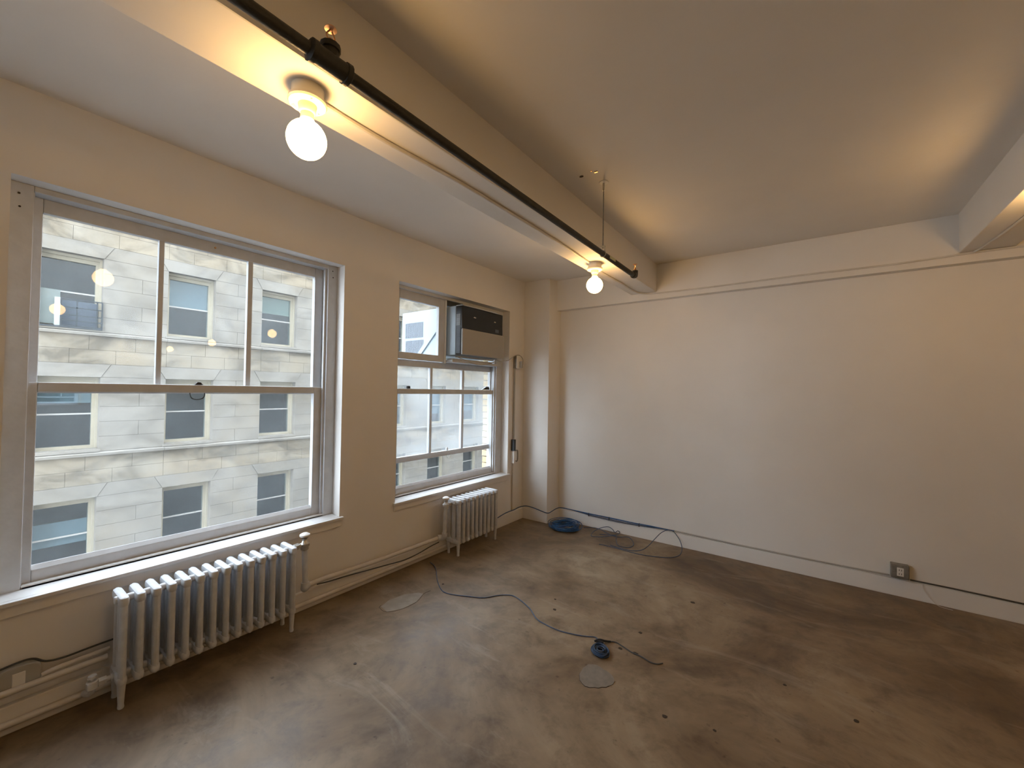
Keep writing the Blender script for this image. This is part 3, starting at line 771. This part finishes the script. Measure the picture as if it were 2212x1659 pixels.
tag(MB().tube([(1.55, 4.252, 0.146), (1.72, 4.252, 0.147), (2.28, 4.252, 0.139), (2.94, 4.252, 0.141), (3.272, 4.252, 0.148)], 0.0065, 10).build('wall_conduit', M['plate_grey'], smooth=True), 'thin grey conduit on the back baseboard left of outlet', 'conduit')
tag(MB().tube([(3.385, 4.250, 0.143), (3.6, 4.250, 0.143), (3.94, 4.250, 0.138), (6.0, 4.250, 0.136)], 0.0060, 10).build('wall_conduit', M['dark_cable'], smooth=True), 'dark thin conduit on the back baseboard right of outlet', 'conduit')
cable('stray_wire', [(3.452, 4.248, 0.136), (3.456, 4.246, 0.10), (3.468, 4.243, 0.07), (3.498, 4.238, 0.032), (3.535, 4.230, 0.004), (3.60, 4.215, 0.003)], 0.0018, M['pipe_paint'], 'thin wire curving down the baseboard right of outlet', cat='wire')
bo = empty('baseboard_outlet', (3.327, 4.24, 0.148), 'square metal outlet box with white socket on back wall', 'outlet')
MB().box(3.276, 3.378, 4.212, 4.269, 0.147, 0.248).build('box', M['box_grey'], bo, bevel=0.005)
MB().box(3.284, 3.370, 4.2085, 4.212, 0.154, 0.241).build('cover', M['box_grey'], bo, bevel=0.002)
so = MB().box(3.308, 3.346, 4.2045, 4.2085, 0.168, 0.230).build('socket', M['white_plastic'], bo, bevel=0.002)
for z in (0.185, 0.213):
    for x in (3.319, 3.332):
        MB().box(x, x + 0.003, 4.2035, 4.2046, z - 0.006, z + 0.006).build('slot', M['black'], so)

# patches and specks that belong to the floor
random.seed(5)
pp = []
for k in range(26):
    a = 2 * PI * k / 26
    q = 0.088 * (1 + 0.09 * math.sin(3 * a + 1) + random.uniform(-0.05, 0.05))
    pp.append((1.878 + q * math.cos(a), 2.046 + q * math.sin(a)))
MB().prism(pp, 'z', 0.0, 0.003).build('cement_patch', M['patch'], FLOOR)
MB().tube([(x, y, 0.0) for x, y in pp[14:26]], 0.0022, 5).build('crack', M['speck'], FLOOR)
cr = [(0.385, 1.80), (0.405, 1.776), (0.487, 1.772), (0.539, 1.865), (0.542, 1.985), (0.495, 2.091), (0.498, 2.156)]
MB().tube(smoothed([(x, y, 0.0) for x, y in cr], 6), 0.0014, 5).build('crack', M['speck'], FLOOR)
MB().prism([(0.40, 1.79), (0.487, 1.775), (0.537, 1.866), (0.540, 1.985), (0.493, 2.090), (0.45, 2.08), (0.39, 2.00), (0.37, 1.88)], 'z', 0.0, 0.0006).build('cement_patch', M['patch_grey'], FLOOR)
for (x, y, q) in ((0.497, 2.286, .011), (1.368, 2.495, .014), (1.933, 2.589, .013), (1.891, 2.358, .013), (1.978, 2.366, .018), (2.107, 3.19, .016), (2.248, 1.996, .013), (2.965, 2.509, .013), (0.789, 1.34, .010), (2.685, 2.589, .009), (1.30, 2.62, .010), (2.45, 2.05, .008)):
    n = 9
    MB().prism([(x + q * random.uniform(.7, 1.1) * math.cos(2 * PI * k / n), y + q * 0.8 * random.uniform(.7, 1.1) * math.sin(2 * PI * k / n)) for k in range(n)], 'z', 0.0, 0.0022).build('speck', M['speck'], FLOOR)

# ------------------------------------------------------------------ the building across the street
FX = -13.0
BW, WW, FH, WH = 2.64, 1.225, 3.267, 1.95
YR0, ZB0 = 2.44, -0.247
bld = empty('building', (FX, 9.0, -12.0), 'pale limestone building across the street with cream sash windows', 'building')
KS, JS = range(-1, 8), range(-2, 2)
def win_rect(k, j):
    yr = YR0 + BW * k; zb = ZB0 + FH * j
    return yr - WW, yr, zb, zb + WH
# backing wall with window holes
bk = MB()
ylo, yhi = win_rect(-1, 0)[0], win_rect(7, 0)[1]
zlo, zhi = win_rect(0, -2)[2], win_rect(0, 1)[3]
bk.box(FX - 0.5, FX - 0.018, -13, ylo, -12, 8.6).box(FX - 0.5, FX - 0.018, yhi, 60, -12, 8.6)
bk.box(FX - 0.5, FX - 0.018, ylo, yhi, -12, zlo).box(FX - 0.5, FX - 0.018, ylo, yhi, zhi, 8.6)
for j in JS:
    a, b_, z0, z1 = win_rect(0, j)
    if j < 1:
        bk.box(FX - 0.5, FX - 0.018, ylo, yhi, z1, z0 + FH)
    for k in KS:
        if k < 7:
            yr = win_rect(k, j)[1]
            bk.box(FX - 0.5, FX - 0.018, yr, yr + BW - WW, z0, z1)
bk.build('wall', M['stone'], bld)
rest = MB()
unit = {}
nblocks = 0
def block(y0, y1, z0, z1, mat, seen, proud=0.0):
    """one dressed stone; those out of sight go into one joined part"""
    global nblocks
    g = 0.0032
    if not seen or nblocks >= 299:
        rest.box(FX - 0.05, FX + proud, y0 + g, y1 - g, z0 + g, z1 - g)
        return
    nblocks += 1
    key = (round(y1 - y0, 3), round(z1 - z0, 3), round(proud, 3), mat)
    if key not in unit:
        c = MB().box(-0.05, proud, g, y1 - y0 - g, g, z1 - z0 - g)
        o = MB(); o.v = [(x + FX, y + y0, z + z0) for x, y, z in c.v]; o.f = c.f
        base = world_loc(bld)
        me = bpy.data.meshes.new('stone_block')
        me.from_pydata(c.v, [], c.f)
        bm = bmesh.new(); bm.from_mesh(me); bmesh.ops.recalc_face_normals(bm, faces=bm.faces); bm.to_mesh(me); bm.free()
        me.materials.append(M[mat])
        unit[key] = me
    o = bpy.data.objects.new('stone_block', unit[key])
    COL.objects.link(o); o.parent = bld
    o.location = Vector((FX, y0, z0)) - world_loc(bld)
for j in range(-1, 2):
    for k in range(-1, 7):
        yl, yr, zb, zt = win_rect(k, j)
        seen_b = k in (0, 1, 2, 4, 5, 6)
        ny = yl + BW
        seen_p = k in (-1, 0, 1, 2, 4, 5, 6) and not (k == -1 and j != 0)
        hgt = (zt - (zb - 0.08)) / 5
        for c in range(5):
            z0 = zb - 0.08 + c * hgt
            if c % 2 == (k % 2):
                block(yr, ny, z0, z0 + hgt, 'stone', seen_p)
            else:
                s_ = yr + (ny - yr) * (0.46 if k % 2 else 0.58)
                block(yr, s_, z0, z0 + hgt, 'stone', seen_p); block(s_, ny, z0, z0 + hgt, 'stone', seen_p)
        # splayed lintel and the stone between lintels
        zl = zt + 0.36
        MB().prism([(yl - 0.004, zt), (yr + 0.004, zt), (yr + 0.20, zl - 0.004), (yl - 0.20, zl - 0.004)], 'x', FX - 0.05, FX + 0.012).build('lintel', M['stone'], bld)
        MB().prism([(yr + 0.012, zt + 0.004), (ny - 0.012, zt + 0.004), (ny - 0.208, zl - 0.004), (yr + 0.208, zl - 0.004)], 'x', FX - 0.05, FX).build('lintel_infill', M['stone'], bld)
        # two courses up to the next ledge
        zs_ = [zl, zl + 0.383, zb + FH - 0.19]
        for c in range(2):
            cuts = [yl, yl + 0.62, yl + 1.52, yl + BW] if c == 0 else [yl, yl + 0.98, yl + 1.93, yl + BW]
            for q in range(3):
                block(cuts[q], cuts[q + 1], zs_[c], zs_[c + 1], 'stone_y', seen_b)
    for k in range(-1, 7):
        yl, yr, zb, zt = win_rect(k, j)
        MB().prism([(FX - 0.03, zb - 0.19), (FX + 0.07, zb - 0.19), (FX + 0.075, zb - 0.125), (FX - 0.03, zb - 0.08)], 'y', yl - 0.004 + 0.008, yl + BW - 0.004).build('ledge', M['stone'], bld)
        MB().prism([(FX - 0.33, zb - 0.09), (FX + 0.03, zb - 0.085), (FX + 0.03, zb - 0.025), (FX - 0.33, zb + 0.004)], 'y', yl - 0.04, yr + 0.04).build('window_sill', M['stone'], bld)
for k in range(-1, 7):
    yl, yr, zb, zt = win_rect(k, 2)
    MB().prism([(FX - 0.03, zb - 0.19), (FX + 0.07, zb - 0.19), (FX + 0.075, zb - 0.125), (FX - 0.03, zb - 0.08)], 'y', yl + 0.004, yl + BW - 0.004).build('ledge', M['stone'], bld)
rs = rest.build('stone_blocks', M['stone'], bld); rs['kind'] = 'stuff'

# sash windows of the far building: prototype meshes shared by all copies
def far_proto():
    P = {}
    fr = MB()
    ring(fr, -0.42, -0.27, 0, WW, 0, WH, 0.095, 0.115, 0.085, 0.17)
    fr.box(-0.265, -0.20, 0, 0.05, 0, WH).box(-0.265, -0.20, WW - 0.05, WW, 0, WH).box(-0.265, -0.20, 0.05, WW - 0.05, WH - 0.07, WH)
    P['frame'] = (fr, 'cream')
    P['rail'] = (MB().box(-0.365, -0.315, 0.095, WW - 0.115, 0.925, 0.965), 'far_white')
    P['pane_u'] = (MB().box(-0.345, -0.342, 0.095, WW - 0.115, 0.965, WH - 0.17), 'far_glass')
    P['pane_l'] = (MB().box(-0.335, -0.332, 0.095, WW - 0.115, 0.085, 0.925), 'far_glass')
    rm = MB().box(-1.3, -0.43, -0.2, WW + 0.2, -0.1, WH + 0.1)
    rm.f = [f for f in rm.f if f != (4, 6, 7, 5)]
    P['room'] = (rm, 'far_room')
    out = {}
    for k_, (mb, mat) in P.items():
        me = bpy.data.meshes.new(k_)
        me.from_pydata(mb.v, [], mb.f)
        bm = bmesh.new(); bm.from_mesh(me)
        if k_ != 'room':
            bmesh.ops.recalc_face_normals(bm, faces=bm.faces)
        bm.to_mesh(me); bm.free()
        me.materials.append(M[mat]); out[k_] = me
    return out
FP = far_proto()
blinds = {(0, 0): (0.55, 'blind_g', 0.0), (0, -1): (0.62, 'blind_g', 0.45), (1, 1): (0.86, 'blind_g', 0.0), (2, 1): (0.60, 'blind_y', 0.0), (2, 0): (0.12, 'blind_g', 0.0), (1, 0): (0.10, 'blind_g', 0.0), (5, 0): (1.3, 'blind_c', 0.0), (6, 0): (1.2, 'blind_c', 0.0), (4, 0): (0.7, 'blind_c', 0), (5, 1): (0.8, 'blind_g', 0)}
for j in JS:
    for k in KS:
        yl, yr, zb, zt = win_rect(k, j)
        w = bpy.data.objects.new('window', FP['frame']); COL.objects.link(w); w.parent = bld
        w.location = Vector((FX, yl, zb)) - world_loc(bld)
        for nm, key in (('meeting_rail', 'rail'), ('pane', 'pane_u'), ('pane', 'pane_l'), ('room_recess', 'room')):
            c = bpy.data.objects.new(nm, FP[key]); COL.objects.link(c); c.parent = w
        if (k, j) in blinds:
            ln, mt, off = blinds[(k, j)]
            top = zt - 0.16 - off
            MB().box(FX - 0.41, FX - 0.40, yl + 0.097, yr - 0.117, top - ln, top).build('blind', M[mt], w)
# caged air conditioner in the left upper window
yl, yr, zb, zt = win_rect(0, 1)
cg = MB()
y0, y1, z0, z1 = yr - 0.78, yr - 0.01, zb + 0.0, zb + 0.72
for z in (z0 + 0.02, z0 + 0.16, z0 + 0.30, z0 + 0.50, z1):
    cg.box(FX + 0.02, FX + 0.045, y0, y1, z - 0.014, z + 0.014)
for y in (y0, y0 + 0.29, y1 - 0.10, y1):
    cg.box(FX + 0.02, FX + 0.045, y - 0.014, y + 0.014, z0, z1)
cg.box(FX - 0.14, FX + 0.05, yl + 0.05, yr - 0.0, zb - 0.04, zb + 0.0)
cg.build('window_guard', M['guard'], bld)
MB().box(FX - 0.16, FX - 0.02, y0 - 0.10, y0 - 0.0, zb + 0.0, zb + 0.74).build('unit_side', M['blind_g'], bld)
MB().box(FX - 0.18, FX - 0.165, yl + 0.08, y0, zb + 0.05, zb + 0.95).build('board', M['board'], bld)
MB().box(FX - 0.155, FX - 0.15, y0, yr - 0.09, zb + 0.02, zb + 0.70).build('unit_face', M['vent_dark'], bld)

# street between the buildings
tag(MB().box(-30, -0.4, -32, 62, -12.3, -12.0).build('street', M['asphalt']), 'asphalt street far below the windows', 'street', kind='structure')
